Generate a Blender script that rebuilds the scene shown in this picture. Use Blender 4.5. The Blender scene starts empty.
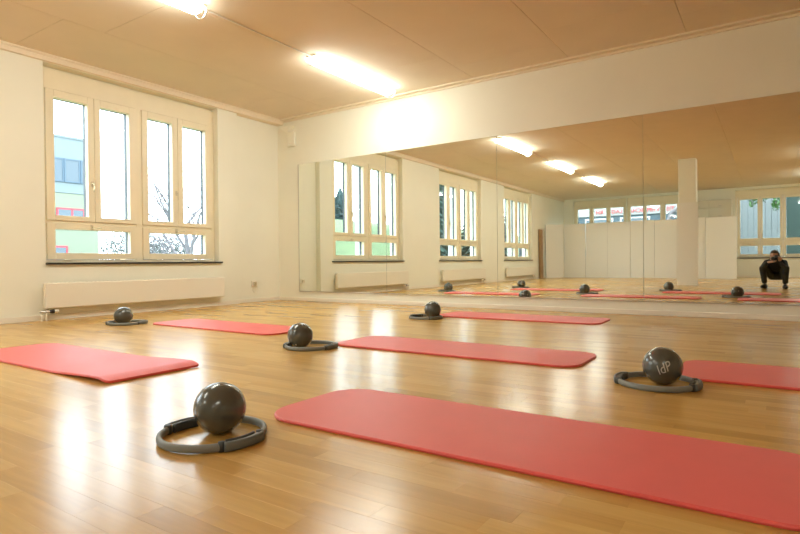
import bpy, bmesh, math, random
from mathutils import Vector, Matrix, Euler, noise
random.seed(7)
SC = bpy.context.scene
COL = SC.collection
PI = math.pi

# ------------------------------------------------------------------ camera
CAM = Vector((0.0, 0.0, 0.62))
RT = Vector((0.83064961, 0.55670443, -0.01007055))
UP = Vector((0.00360474, 0.01270943, 0.99991273))
FW = Vector((-0.55678384, 0.83061342, -0.00855031))
FPX = 554.24
cd = bpy.data.cameras.new('camera')
cam = bpy.data.objects.new('camera', cd)
COL.objects.link(cam)
m = Matrix((RT, UP, -FW)).transposed().to_4x4()
m.translation = CAM
cam.matrix_world = m
cd.sensor_fit = 'HORIZONTAL'
cd.sensor_width = 36.0
cd.lens = FPX / 800.0 * 36.0
cd.clip_start = 0.01
cd.clip_end = 400
SC.camera = cam

# ------------------------------------------------------------------ world: bright overcast sky
wd = bpy.data.worlds.new('world')
SC.world = wd
wd.use_nodes = True
bgn = wd.node_tree.nodes['Background']
bgn.inputs['Color'].default_value = (0.80, 0.90, 1.0, 1)
bgn.inputs['Strength'].default_value = 4.4

# ------------------------------------------------------------------ exposure
vs = SC.view_settings
vs.view_transform = 'Standard'
vs.look = 'None'
vs.gamma = 1.0
vs.use_curve_mapping = False
vs.exposure = 1.15
SC.cycles.use_denoising = True
SC.cycles.max_bounces = 14
SC.cycles.diffuse_bounces = 8
SC.cycles.glossy_bounces = 8
SC.cycles.transparent_max_bounces = 24
SC.cycles.sample_clamp_indirect = 12.0
LAMP = 20.0            # emission of the fluorescent covers

# ------------------------------------------------------------------ room measures (metres, camera above x=0 y=0)
XL = -6.87             # left wall face
YM = 6.70              # mirror wall face
XR = 5.2               # right wall face
YB = -8.6              # rear wall face
ZC = 3.03              # ceiling
SKY_X = -6.97          # plane of the left window frames


# ================================================================== helpers
def mat(name, color, rough=0.6, metal=0.0, spec=0.5, coat=0.0, coat_rough=0.1, noise_scale=None, noise_amt=0.06,
        bump=None, bump_scale=60.0, bump_dist=0.002, sheen=0.0):
    M = bpy.data.materials.new(name)
    M.use_nodes = True
    nt = M.node_tree
    b = nt.nodes['Principled BSDF']
    b.inputs['Base Color'].default_value = (*color, 1)
    b.inputs['Roughness'].default_value = rough
    b.inputs['Metallic'].default_value = metal
    b.inputs['Specular IOR Level'].default_value = spec
    b.inputs['Coat Weight'].default_value = coat
    b.inputs['Coat Roughness'].default_value = coat_rough
    if sheen:
        b.inputs['Sheen Weight'].default_value = sheen
    tc = nt.nodes.new('ShaderNodeTexCoord')
    if noise_scale:
        n = nt.nodes.new('ShaderNodeTexNoise')
        n.inputs['Scale'].default_value = noise_scale
        n.inputs['Detail'].default_value = 4
        nt.links.new(tc.outputs['Object'], n.inputs['Vector'])
        r = nt.nodes.new('ShaderNodeValToRGB')
        lo = [max(0, c * (1 - noise_amt)) for c in color]
        hi = [min(1, c * (1 + noise_amt)) for c in color]
        r.color_ramp.elements[0].position = 0.3
        r.color_ramp.elements[1].position = 0.7
        r.color_ramp.elements[0].color = (*lo, 1)
        r.color_ramp.elements[1].color = (*hi, 1)
        nt.links.new(n.outputs['Fac'], r.inputs['Fac'])
        nt.links.new(r.outputs['Color'], b.inputs['Base Color'])
    if bump:
        n2 = nt.nodes.new('ShaderNodeTexNoise')
        n2.inputs['Scale'].default_value = bump_scale
        n2.inputs['Detail'].default_value = 3
        nt.links.new(tc.outputs['Object'], n2.inputs['Vector'])
        bp = nt.nodes.new('ShaderNodeBump')
        bp.inputs['Strength'].default_value = bump
        bp.inputs['Distance'].default_value = bump_dist
        nt.links.new(n2.outputs['Fac'], bp.inputs['Height'])
        nt.links.new(bp.outputs['Normal'], b.inputs['Normal'])
    return M


def emit_mat(name, color, strength):
    M = bpy.data.materials.new(name)
    M.use_nodes = True
    nt = M.node_tree
    nt.nodes.clear()
    o = nt.nodes.new('ShaderNodeOutputMaterial')
    e = nt.nodes.new('ShaderNodeEmission')
    e.inputs['Color'].default_value = (*color, 1)
    e.inputs['Strength'].default_value = strength
    nt.links.new(e.outputs[0], o.inputs['Surface'])
    return M


def glass_mat(name, tint=(0.96, 0.99, 0.98)):
    """thin window glass: straight-through transmission with a fresnel reflection"""
    M = bpy.data.materials.new(name)
    M.use_nodes = True
    nt = M.node_tree
    nt.nodes.clear()
    o = nt.nodes.new('ShaderNodeOutputMaterial')
    t = nt.nodes.new('ShaderNodeBsdfTransparent')
    t.inputs['Color'].default_value = (*tint, 1)
    g = nt.nodes.new('ShaderNodeBsdfGlossy')
    g.inputs['Roughness'].default_value = 0.0
    lw = nt.nodes.new('ShaderNodeLayerWeight')
    lw.inputs['Blend'].default_value = 0.5
    pw = nt.nodes.new('ShaderNodeMath'); pw.operation = 'POWER'; pw.inputs[1].default_value = 5.0
    nt.links.new(lw.outputs['Facing'], pw.inputs[0])
    f = nt.nodes.new('ShaderNodeMath'); f.operation = 'MULTIPLY_ADD'
    f.inputs[1].default_value = 0.96; f.inputs[2].default_value = 0.025
    nt.links.new(pw.outputs[0], f.inputs[0])
    mx = nt.nodes.new('ShaderNodeMixShader')
    nt.links.new(f.outputs[0], mx.inputs[0])
    nt.links.new(t.outputs[0], mx.inputs[1])
    nt.links.new(g.outputs[0], mx.inputs[2])
    nt.links.new(mx.outputs[0], o.inputs['Surface'])
    return M


def mirror_mat(name):
    M = bpy.data.materials.new(name)
    M.use_nodes = True
    nt = M.node_tree
    nt.nodes.clear()
    o = nt.nodes.new('ShaderNodeOutputMaterial')
    g = nt.nodes.new('ShaderNodeBsdfGlossy')
    g.inputs['Roughness'].default_value = 0.0
    g.inputs['Color'].default_value = (0.90, 0.925, 0.87, 1)
    nt.links.new(g.outputs[0], o.inputs['Surface'])
    return M


def parquet_mat(name):
    M = bpy.data.materials.new(name)
    M.use_nodes = True
    nt = M.node_tree
    L = nt.links.new
    b = nt.nodes['Principled BSDF']
    oi = nt.nodes.new('ShaderNodeObjectInfo')
    ge = nt.nodes.new('ShaderNodeNewGeometry')
    add = nt.nodes.new('ShaderNodeMath'); add.operation = 'ADD'
    L(oi.outputs['Random'], add.inputs[0]); L(ge.outputs['Random Per Island'], add.inputs[1])
    fr = nt.nodes.new('ShaderNodeMath'); fr.operation = 'FRACT'
    L(add.outputs[0], fr.inputs[0])
    # grain: world position stretched along the stave, shifted for each piece
    mp = nt.nodes.new('ShaderNodeVectorMath'); mp.operation = 'MULTIPLY'
    mp.inputs[1].default_value = (2.2, 34.0, 20.0)
    L(ge.outputs['Position'], mp.inputs[0])
    sh = nt.nodes.new('ShaderNodeMath'); sh.operation = 'MULTIPLY'; sh.inputs[1].default_value = 37.0
    L(fr.outputs[0], sh.inputs[0])
    av = nt.nodes.new('ShaderNodeVectorMath'); av.operation = 'ADD'
    L(mp.outputs[0], av.inputs[0]); L(sh.outputs[0], av.inputs[1])
    n = nt.nodes.new('ShaderNodeTexNoise')
    n.inputs['Scale'].default_value = 1.0; n.inputs['Detail'].default_value = 6; n.inputs['Distortion'].default_value = 0.6
    L(av.outputs[0], n.inputs['Vector'])
    r1 = nt.nodes.new('ShaderNodeValToRGB')
    for pos, colr in ((0.0, (0.47, 0.265, 0.066, 1)), (0.45, (0.57, 0.335, 0.088, 1)), (1.0, (0.64, 0.40, 0.118, 1))):
        if pos in (0.0, 1.0):
            e = r1.color_ramp.elements[0 if pos == 0 else -1]
        else:
            e = r1.color_ramp.elements.new(pos)
        e.position = pos; e.color = colr
    L(fr.outputs[0], r1.inputs['Fac'])
    r2 = nt.nodes.new('ShaderNodeValToRGB')
    r2.color_ramp.elements[0].position = 0.3; r2.color_ramp.elements[0].color = (0.86, 0.83, 0.78, 1)
    r2.color_ramp.elements[1].position = 0.65; r2.color_ramp.elements[1].color = (1.06, 1.05, 1.03, 1)
    L(n.outputs['Fac'], r2.inputs['Fac'])
    mx = nt.nodes.new('ShaderNodeMix'); mx.data_type = 'RGBA'; mx.blend_type = 'MULTIPLY'
    mx.inputs['Factor'].default_value = 0.8
    L(r1.outputs['Color'], mx.inputs[6]); L(r2.outputs['Color'], mx.inputs[7])
    L(mx.outputs[2], b.inputs['Base Color'])
    b.inputs['Roughness'].default_value = 0.225
    b.inputs['Specular IOR Level'].default_value = 0.58
    n3 = nt.nodes.new('ShaderNodeTexNoise'); n3.inputs['Scale'].default_value = 5.0
    L(ge.outputs['Position'], n3.inputs['Vector'])
    bp = nt.nodes.new('ShaderNodeBump'); bp.inputs['Strength'].default_value = 0.02; bp.inputs['Distance'].default_value = 0.001
    L(n3.outputs['Fac'], bp.inputs['Height']); L(bp.outputs['Normal'], b.inputs['Normal'])
    return M


def box(bm, x0, x1, y0, y1, z0, z1, bevel=0.0, mi=0):
    r = bmesh.ops.create_cube(bm, size=1.0)
    vs_ = r['verts']
    for v in vs_:
        v.co = Vector(((x0 + x1) / 2 + v.co.x * (x1 - x0), (y0 + y1) / 2 + v.co.y * (y1 - y0), (z0 + z1) / 2 + v.co.z * (z1 - z0)))
    if bevel > 0:
        es = list({e for v in vs_ for e in v.link_edges})
        bmesh.ops.bevel(bm, geom=es, offset=bevel, segments=2, affect='EDGES', profile=0.5)


def tube(bm, pts, rad, seg=10, cap=True):
    """tube through points; rad a number or a list"""
    pts = [Vector(p) for p in pts]
    n = len(pts)
    rads = rad if isinstance(rad, (list, tuple)) else [rad] * n
    rings = []
    ref = None
    for i, p in enumerate(pts):
        d = (pts[min(i + 1, n - 1)] - pts[max(i - 1, 0)]).normalized()
        if ref is None:
            ref = d.orthogonal().normalized()
        ref = (ref - d * ref.dot(d)).normalized()
        bi = d.cross(ref)
        rings.append([bm.verts.new(p + (ref * math.cos(2 * PI * k / seg) + bi * math.sin(2 * PI * k / seg)) * rads[i]) for k in range(seg)])
    for i in range(n - 1):
        for k in range(seg):
            bm.faces.new((rings[i][k], rings[i][(k + 1) % seg], rings[i + 1][(k + 1) % seg], rings[i + 1][k]))
    if cap:
        bm.faces.new(list(reversed(rings[0])))
        bm.faces.new(rings[-1])


def rect_frame(bm, u0, u1, z0, z1, w, d0, d1, bevel=0.004):
    """picture-frame ring in local x-z, depth along y"""
    box(bm, u0, u0 + w, d0, d1, z0, z1, bevel)
    box(bm, u1 - w, u1, d0, d1, z0, z1, bevel)
    box(bm, u0 + w, u1 - w, d0, d1, z0, z0 + w, bevel)
    box(bm, u0 + w, u1 - w, d0, d1, z1 - w, z1, bevel)


def frame_gap(bm, u0, u1, z0, z1, a0, a1, b0, b1, d0, d1, bevel=0.004):
    """frame with outer rectangle u0..u1,z0..z1 and opening a0..a1,b0..b1"""
    box(bm, u0, a0, d0, d1, z0, z1, bevel)
    box(bm, a1, u1, d0, d1, z0, z1, bevel)
    box(bm, a0, a1, d0, d1, z0, b0, bevel)
    box(bm, a0, a1, d0, d1, b1, z1, bevel)


def mesh_of(bm, name, smooth=False):
    bmesh.ops.recalc_face_normals(bm, faces=bm.faces)
    me = bpy.data.meshes.new(name)
    bm.to_mesh(me)
    bm.free()
    if smooth:
        me.polygons.foreach_set('use_smooth', [True] * len(me.polygons))
    return me


def put(name, me, material, parent=None, loc=None, rot=None):
    o = bpy.data.objects.new(name, me)
    COL.objects.link(o)
    if material is not None and not me.materials:
        me.materials.append(material)
    if parent is not None:
        o.parent = parent
    if loc is not None:
        o.location = loc
    if rot is not None:
        o.rotation_euler = rot
    return o


def part(name, bm, material, parent=None, smooth=False, loc=None, rot=None):
    return put(name, mesh_of(bm, name, smooth), material, parent, loc, rot)


def tag(o, label, cat, group=None, kind=None):
    o['label'] = label
    o['category'] = cat
    if group:
        o['group'] = group
    if kind:
        o['kind'] = kind
    return o


def empty(name, loc=(0, 0, 0), rz=0.0):
    o = bpy.data.objects.new(name, None)
    COL.objects.link(o)
    o.location = loc
    o.rotation_euler = (0, 0, rz)
    o.empty_display_size = 0.1
    return o


def copy_tree(o, parent=None):
    c = o.copy()
    COL.objects.link(c)
    c.parent = parent
    for ch in list(o.children):
        copy_tree(ch, c)
    return c


def wall_bm(u0, u1, z0, z1, holes, d0, d1):
    """wall slab with rectangular openings: local x = u, depth y"""
    bm = bmesh.new()
    u = u0
    for (a, b_, c, d) in sorted(holes):
        box(bm, u, a, d0, d1, z0, z1)
        box(bm, a, b_, d0, d1, z0, c)
        box(bm, a, b_, d0, d1, d, z1)
        u = b_
    box(bm, u, u1, d0, d1, z0, z1)
    return bm


# ================================================================== materials
M_WALL = mat('cream_wall_paint', (0.845, 0.835, 0.725), 0.75, noise_scale=1.3, noise_amt=0.02, bump=0.15, bump_scale=220, bump_dist=0.001)
M_CEIL = mat('tan_ceiling', (0.76, 0.66, 0.52), 0.8, noise_scale=2.0, noise_amt=0.025, bump=0.1, bump_scale=150, bump_dist=0.001)  # one even tan tone for ceiling slab and panels
M_TRIM = mat('cream_trim_paint', (0.80, 0.70, 0.54), 0.5)
M_BASE = mat('white_baseboard_paint', (0.84, 0.79, 0.68), 0.45)
M_FRAME = mat('cream_window_lacquer', (0.85, 0.775, 0.585), 0.38, noise_scale=6, noise_amt=0.02)
M_POST = mat('white_outer_post', (0.5, 0.5, 0.5), 0.6)
M_SEAL = mat('dark_window_seal', (0.03, 0.045, 0.065), 0.5)
M_SILL = mat('black_stone_sill', (0.028, 0.026, 0.022), 0.35)
M_GLASS = glass_mat('window_glass')
M_METAL = mat('brushed_handle_metal', (0.72, 0.66, 0.52), 0.3, metal=0.9)
M_CHROME = mat('dull_chrome', (0.6, 0.58, 0.54), 0.28, metal=1.0)
M_BLACKP = mat('black_plastic', (0.018, 0.018, 0.018), 0.4)
M_RAD = mat('cream_radiator_enamel', (0.85, 0.80, 0.69), 0.35, coat=0.2)
M_FLOOR = parquet_mat('honey_parquet')
M_SUB = mat('joint_filler', (0.34, 0.18, 0.06), 0.8)
M_MIRROR = mirror_mat('mirror_silver')
M_MEDGE = mat('mirror_glass_edge', (0.42, 0.47, 0.40), 0.25)
M_MAT = mat('coral_foam', (0.76, 0.098, 0.085), 0.46, spec=0.4, sheen=0.12, bump=0.25, bump_scale=420, bump_dist=0.0008, noise_scale=9, noise_amt=0.02)
M_BALL = mat('anthracite_vinyl', (0.075, 0.077, 0.066), 0.22, spec=0.55, coat=0.5, coat_rough=0.12)
M_VALVE = mat('pale_plug', (0.7, 0.62, 0.55), 0.4)
M_RING = mat('grey_ring_foam', (0.21, 0.22, 0.20), 0.5, bump=0.2, bump_scale=500, bump_dist=0.0006)
M_PAD = mat('dark_pad_rubber', (0.045, 0.05, 0.05), 0.5)
M_PADO = mat('grey_pad_rubber', (0.15, 0.16, 0.15), 0.5)
M_LOGO = mat('pale_print', (0.42, 0.42, 0.39), 0.5)
M_WHITE = mat('white_laminate', (0.83, 0.83, 0.78), 0.4)
M_EDGE = mat('grey_edge_band', (0.20, 0.19, 0.17), 0.5)
M_STEEL = mat('grey_steel_tube', (0.35, 0.35, 0.35), 0.35, metal=0.8)
M_WOOD = mat('brown_board_wood', (0.34, 0.20, 0.08), 0.5, noise_scale=7, noise_amt=0.2)
M_BEIGE = mat('beige_cupboard', (0.66, 0.62, 0.50), 0.5)
M_LAMPB = mat('white_lamp_tray', (0.85, 0.83, 0.78), 0.4)
M_LAMP = emit_mat('lit_lamp_cover', (0.95, 1.0, 0.92), LAMP)
M_SKIN = mat('skin', (0.55, 0.33, 0.23), 0.5)
M_HAIR = mat('brown_hair', (0.075, 0.045, 0.028), 0.6, noise_scale=40, noise_amt=0.3)
M_JACKET = mat('black_jacket', (0.014, 0.016, 0.018), 0.75, noise_scale=14, noise_amt=0.2)
M_TROUS = mat('dark_olive_trousers', (0.030, 0.030, 0.020), 0.8, noise_scale=14, noise_amt=0.2)
M_SHOE = mat('black_shoe', (0.012, 0.012, 0.013), 0.45)
M_EYE = mat('eye_white', (0.7, 0.68, 0.64), 0.2)
M_LENSG = mat('lens_front_glass', (0.01, 0.012, 0.02), 0.05)
M_MINT = mat('mint_facade', (0.18, 0.205, 0.15), 0.8)
M_PALE = mat('pale_blue_facade', (0.15, 0.185, 0.20), 0.8)
M_BAND = mat('grey_window_frame', (0.05, 0.09, 0.13), 0.5)
M_FARGL = mat('far_window_glass', (0.06, 0.09, 0.115), 0.15)
M_RED = mat('red_frame', (0.45, 0.03, 0.05), 0.5)
M_BARK = mat('grey_bark', (0.15, 0.14, 0.155), 0.9)
M_CONIF = mat('dark_conifer', (0.016, 0.045, 0.036), 0.9, noise_scale=3, noise_amt=0.4)
M_CONIF2 = mat('blue_green_conifer', (0.035, 0.07, 0.075), 0.9, noise_scale=3, noise_amt=0.3)
M_GRASS = mat('meadow_grass', (0.085, 0.125, 0.055), 0.9, noise_scale=0.4, noise_amt=0.25)
M_BUSH = mat('grey_green_bush', (0.10, 0.115, 0.11), 0.9, noise_scale=2, noise_amt=0.3)
M_LEAF = mat('fresh_green_leaf', (0.05, 0.14, 0.03), 0.6)
M_SIGN = mat('white_sign_board', (0.30, 0.31, 0.31), 0.5)
M_SIGNRED = mat('red_sign_letter', (0.50, 0.06, 0.07), 0.5)
M_TEAL = mat('teal_dark_front', (0.028, 0.062, 0.085), 0.4)
M_SIDING = mat('pale_blue_siding', (0.13, 0.145, 0.155), 0.7)
M_DKGREEN = mat('dark_green_wall', (0.018, 0.042, 0.036), 0.7)

# ================================================================== room shell
WIN_L = [(3.0, 5.39), (-1.04, 1.35), (-5.08, -2.69)]          # openings in the left wall (y)
ZS, ZT = 0.655, 2.945                                          # sill and head of the openings
WIN_B = [((-6.34, -5.885), (-5.73, -5.25), (-5.11, -4.63)),
         ((-4.38, -3.93), (-3.83, -3.36), (-3.19, -2.74)),
         ((-0.877, -0.38), (-0.24, 0.24), (0.40, 0.88))]
TH = 0.36

# left wall: local x = world y, local y = outward (-x)
wl = wall_bm(YB - TH, 5.75, -0.2, ZC + 0.2, [(a, b_, ZS, ZT) for a, b_ in WIN_L], 0, TH)
box(wl, 5.75, YM + TH, 0.10, TH, -0.2, ZC + 0.2)
o = part('wall_left', wl, M_WALL, loc=(XL, 0, 0), rot=(0, 0, PI / 2))
tag(o, 'cream left wall with three window openings and a shallow step near the corner', 'wall', kind='structure')

bm = bmesh.new(); box(bm, XL - TH, XR + TH, YM, YM + TH, -0.2, ZC + 0.2)
tag(part('wall_front', bm, M_WALL), 'cream wall carrying the long mirror', 'wall', kind='structure')

holes = []
for g in WIN_B:
    holes.append((-g[-1][1] - 0.14, -g[0][0] + 0.14, ZS, ZT))
wb = wall_bm(-XR - TH, -XL + TH, -0.2, ZC + 0.2, holes, 0, TH)
tag(part('wall_back', wb, M_WALL, loc=(0, YB, 0), rot=(0, 0, PI)), 'cream rear wall behind the upended white tables, seen in the mirror', 'wall', kind='structure')

bm = bmesh.new(); box(bm, XR, XR + TH, YB - TH, YM + TH, -0.2, ZC + 0.2)
tag(part('wall_right', bm, M_WALL), 'plain cream right side wall outside the picture', 'wall', kind='structure')

# ceiling: panels in long strips along y, real joints
cl = empty('ceiling', (0, 0, ZC))
tag(cl, 'tan panel ceiling above the studio', 'ceiling', kind='structure')
bm = bmesh.new(); box(bm, XL - TH, XR + TH, YB - TH, YM + TH, 0.03, 0.25)
part('ceiling_slab', bm, M_CEIL, cl)
bm = bmesh.new(); box(bm, 0.0, 1.246, 0.0, 2.996, 0.0, 0.031, 0.0015)
pm = mesh_of(bm, 'ceiling_panel'); pm.materials.append(M_CEIL)
nx = int(math.ceil((XR - XL + 0.2) / 1.25)); ny = int(math.ceil((YM - YB) / 3.0))
for i in range(nx):
    for j in range(ny):
        put('ceiling_panel', pm, M_CEIL, cl, (XL - 0.12 + i * 1.25, YB - 0.4 + j * 3.0 + 0.4 * (i % 2) - 0.3, 0.0))

# trims
bm = bmesh.new()
box(bm, XL - 0.001, XL + 0.045, YB, 5.75, ZC - 0.082, ZC - 0.02, 0.008)
box(bm, XL - 0.101, XL + 0.045, 5.75, YM, ZC - 0.082, ZC - 0.02, 0.008)
box(bm, XL - 0.1, XL + 0.06, YB, YM, ZC - 0.022, ZC + 0.002, 0.004)
tag(part('trim_1', bm, M_TRIM), 'cream cornice moulding along the top of the window wall', 'moulding', kind='structure')
bm = bmesh.new()
box(bm, XL - 0.1, XR, YM - 0.10, YM + 0.01, ZC - 0.02, ZC + 0.002, 0.004)
box(bm, XL - 0.1, XR, YM - 0.025, YM + 0.01, ZC - 0.045, ZC - 0.018, 0.004)
tag(part('trim_2', bm, M_TRIM), 'cream ceiling strip above the mirror', 'moulding', kind='structure')
bm = bmesh.new()
box(bm, XL - 0.01, XL + 0.014, YB, 5.75, 0.0, 0.062, 0.003)
box(bm, XL - 0.11, XL - 0.086, 5.75, YM, 0.0, 0.062, 0.003)
tag(part('baseboard_left', bm, M_BASE), 'low white skirting board under the radiators', 'baseboard', kind='structure')
bm = bmesh.new(); box(bm, XL - 0.1, XR, YM - 0.014, YM + 0.01, 0.0, 0.055, 0.003)
tag(part('baseboard_front', bm, M_BASE), 'low white skirting board under the mirror', 'baseboard', kind='structure')
bm = bmesh.new(); box(bm, XL, XR, YB - 0.01, YB + 0.014, 0.0, 0.062, 0.003)
tag(part('baseboard_back', bm, M_BASE), 'white skirting board along the rear wall', 'baseboard', kind='structure')


# ================================================================== floor of parquet staves
fl = empty('floor', (0, 0, 0))
tag(fl, 'glossy honey coloured wooden strip parquet', 'floor', kind='structure')
bm = bmesh.new(); box(bm, XL - TH, XR + TH, YB - TH, YM + TH, -0.2, -0.012)
part('subfloor', bm, M_SUB, fl)
SW, SL, GAP = 0.078, 0.50, 0.0002


def to_px(p):
    d = Vector(p) - CAM
    w = d.dot(FW)
    if w < 0.05:
        return None
    return 400 + FPX * d.dot(RT) / w, 267 - FPX * d.dot(UP) / w


staves = []
rows = int((YM - YB) / SW) + 1
for j in range(rows):
    y = YB + j * SW
    x = XL - 0.1 - random.random() * SL
    while x < XR:
        ln = SL * random.choice((0.72, 0.85, 1.0, 1.0, 1.15))
        staves.append((max(x, XL - 0.1), min(x + ln, XR), y, min(y + SW, YM)))
        x += ln
near = []
for s in staves:
    c = ((s[0] + s[1]) / 2, (s[2] + s[3]) / 2, 0)
    q = to_px(c)
    seen = q is not None and -60 < q[0] < 860 and q[1] < 590
    near.append((0 if seen else 1, (Vector(c) - CAM).length))
order = sorted(range(len(staves)), key=lambda k: near[k])
single = set(order[:300])


def stave_verts(x0, x1, y0, y1):
    g = GAP / 2; b_ = 0.0002
    return [(x0 + g, y0 + g, -0.012), (x1 - g, y0 + g, -0.012), (x1 - g, y1 - g, -0.012), (x0 + g, y1 - g, -0.012),
            (x0 + g, y0 + g, -b_), (x1 - g, y0 + g, -b_), (x1 - g, y1 - g, -b_), (x0 + g, y1 - g, -b_),
            (x0 + g + b_, y0 + g + b_, 0), (x1 - g - b_, y0 + g + b_, 0), (x1 - g - b_, y1 - g - b_, 0), (x0 + g + b_, y1 - g - b_, 0)]


SF = [(0, 1, 5, 4), (1, 2, 6, 5), (2, 3, 7, 6), (3, 0, 4, 7), (4, 5, 9, 8), (5, 6, 10, 9), (6, 7, 11, 10), (7, 4, 8, 11), (8, 9, 10, 11)]
cache = {}
V, F = [], []
for k, (x0, x1, y0, y1) in enumerate(staves):
    if x1 - x0 < 0.03 or y1 - y0 < 0.01:
        continue
    if k in single:
        key = (round(x1 - x0, 3), round(y1 - y0, 3))
        if key not in cache:
            me = bpy.data.meshes.new('parquet_stave')
            me.from_pydata(stave_verts(0, x1 - x0, 0, y1 - y0), [], SF)
            me.materials.append(M_FLOOR)
            cache[key] = me
        put('parquet_stave', cache[key], M_FLOOR, fl, (x0, y0, 0))
    else:
        b0 = len(V)
        V += stave_verts(x0, x1, y0, y1)
        F += [tuple(i + b0 for i in f) for f in SF]
me = bpy.data.meshes.new('parquet_field')
me.from_pydata(V, [], F)
me.materials.append(M_FLOOR)
o = put('parquet_field', me, M_FLOOR, fl)
o['kind'] = 'stuff'


# ================================================================== windows
def handle_bm(flat=False):
    bm = bmesh.new()
    box(bm, -0.014, 0.014, -0.012, 0.0, -0.035, 0.035, 0.003)
    tube(bm, [(0, -0.01, 0), (0, -0.045, 0)], 0.008, 8)
    if flat:
        tube(bm, [(-0.01, -0.045, 0), (0.10, -0.045, 0)], 0.008, 8)
    else:
        tube(bm, [(0, -0.045, 0.01), (0, -0.045, -0.10)], 0.008, 8)
    return bm


ME_HAND = mesh_of(handle_bm(), 'handle'); ME_HAND.materials.append(M_METAL)
ME_HANDF = mesh_of(handle_bm(True), 'handle'); ME_HANDF.materials.append(M_METAL)


def window(name, loc, rz, width, glass, hoppers, posts, label, sides, zg=(1.2135, 2.593), zh=(0.770, 1.050), frame_depth=0.0):
    """local x along the wall, local y outward, z up. glass: list of (u0,u1) casement panes; hoppers: list of (u0,u1)"""
    w = empty(name, loc, rz)
    tag(w, label, 'window', kind='structure')
    zrail = (zh[1] + zg[0]) / 2 + 0.005
    # fixed outer frame
    bm = bmesh.new()
    box(bm, 0.0, 0.05, 0.0, 0.075, ZS, ZT - 0.04, 0.004)
    box(bm, width - 0.05, width, 0.0, 0.075, ZS, ZT - 0.04, 0.004)
    box(bm, 0.0, 0.05, 0.06, 0.075, ZT - 0.04, ZT, 0.0)
    box(bm, width - 0.05, width, 0.06, 0.075, ZT - 0.04, ZT, 0.0)
    box(bm, 0.05, width - 0.05, 0.0, 0.075, ZS, ZS + 0.035, 0.004)
    box(bm, 0.05, width - 0.05, 0.0, 0.075, zg[1] + 0.09, ZT - 0.04, 0.004)
    box(bm, 0.05, width - 0.05, 0.06, 0.075, ZT - 0.04, ZT, 0.0)
    box(bm, 0.05, width - 0.05, 0.004, 0.075, zrail - 0.016, zrail + 0.016, 0.003)
    for a, b_ in posts:
        box(bm, a, b_, 0.0, 0.075, ZS + 0.03, zg[1] + 0.1, 0.004)
    part('frame', bm, M_FRAME, w)
    # outside posts (white) carrying on through the wall thickness
    for a, b_ in posts:
        bm = bmesh.new(); box(bm, a + 0.005, b_ - 0.005, 0.107, 0.30, ZS, ZT, 0.004)
        part('outer_post', bm, M_POST, w)

    def sash(nm, a, b_, z0, z1, lo, hi, hand):
        bm = bmesh.new()
        frame_gap(bm, lo, hi, z0, z1, a, b_, *((zz[0]), (zz[1])), -0.016, 0.055, 0.004)
        s = part(nm, bm, M_FRAME, w)
        bm = bmesh.new()
        frame_gap(bm, a - 0.02, b_ + 0.02, zz[0] - 0.02, zz[1] + 0.02, a, b_, zz[0], zz[1], 0.057, 0.105, 0.0)
        part('seal', bm, M_SEAL, s)
        bm = bmesh.new(); box(bm, a - 0.004, b_ + 0.004, 0.046, 0.050, zz[0] - 0.004, zz[1] + 0.004)
        part('pane', bm, M_GLASS, s)
        if hand is not None:
            put('handle', ME_HANDF if hand[2] else ME_HAND, M_METAL, s, (hand[0], -0.016, hand[1]))
    bounds = sorted([0.058] + [p for ps in posts for p in (ps[0] - 0.002, ps[1] + 0.002)] + [width - 0.058])
    zz = zg
    for k, (a, b_) in enumerate(glass):
        # the sash reaches to the frame, a post or half way to the neighbouring pane
        lo = max([x for x in bounds if x <= a] + ([(glass[k - 1][1] + a) / 2 + 0.003] if k else []))
        hi = min([x for x in bounds if x >= b_] + ([(glass[k + 1][0] + b_) / 2 - 0.003] if k < len(glass) - 1 else []))
        hd = None
        if k % 2 == 0 and len(glass) == 4:
            hd = (hi - 0.03, 1.62, False)
        elif len(glass) == 3 and k < 2:
            hd = (hi - 0.03, 1.62, False)
        sash('casement', a, b_, zrail + 0.018, zg[1] + 0.085, lo, hi, hd)
    zz = zh
    for k, (a, b_) in enumerate(hoppers):
        lo = max([x for x in bounds if x <= a] + ([(hoppers[k - 1][1] + a) / 2 + 0.003] if k else []))
        hi = min([x for x in bounds if x >= b_] + ([(hoppers[k + 1][0] + b_) / 2 - 0.003] if k < len(hoppers) - 1 else []))
        sash('hopper', a, b_, ZS + 0.038, zrail - 0.018, lo, hi, ((a + b_) / 2 - 0.04, zh[1] + 0.035, True))
    # little hinges at the foot of the hoppers
    for k, (a, b_) in enumerate(hoppers):
        for u in (a + 0.12, b_ - 0.12):
            bm = bmesh.new(); tube(bm, [(u - 0.03, -0.02, ZS + 0.036), (u + 0.03, -0.02, ZS + 0.036)], 0.008, 8)
            part('hinge', bm, M_METAL, w)
    bm = bmesh.new(); box(bm, 0.0 - 0.002, width + 0.04, -0.135, 0.0, ZS - 0.022, ZS + 0.002, 0.003)
    part('sill', bm, M_SILL, w)
    return w


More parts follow.
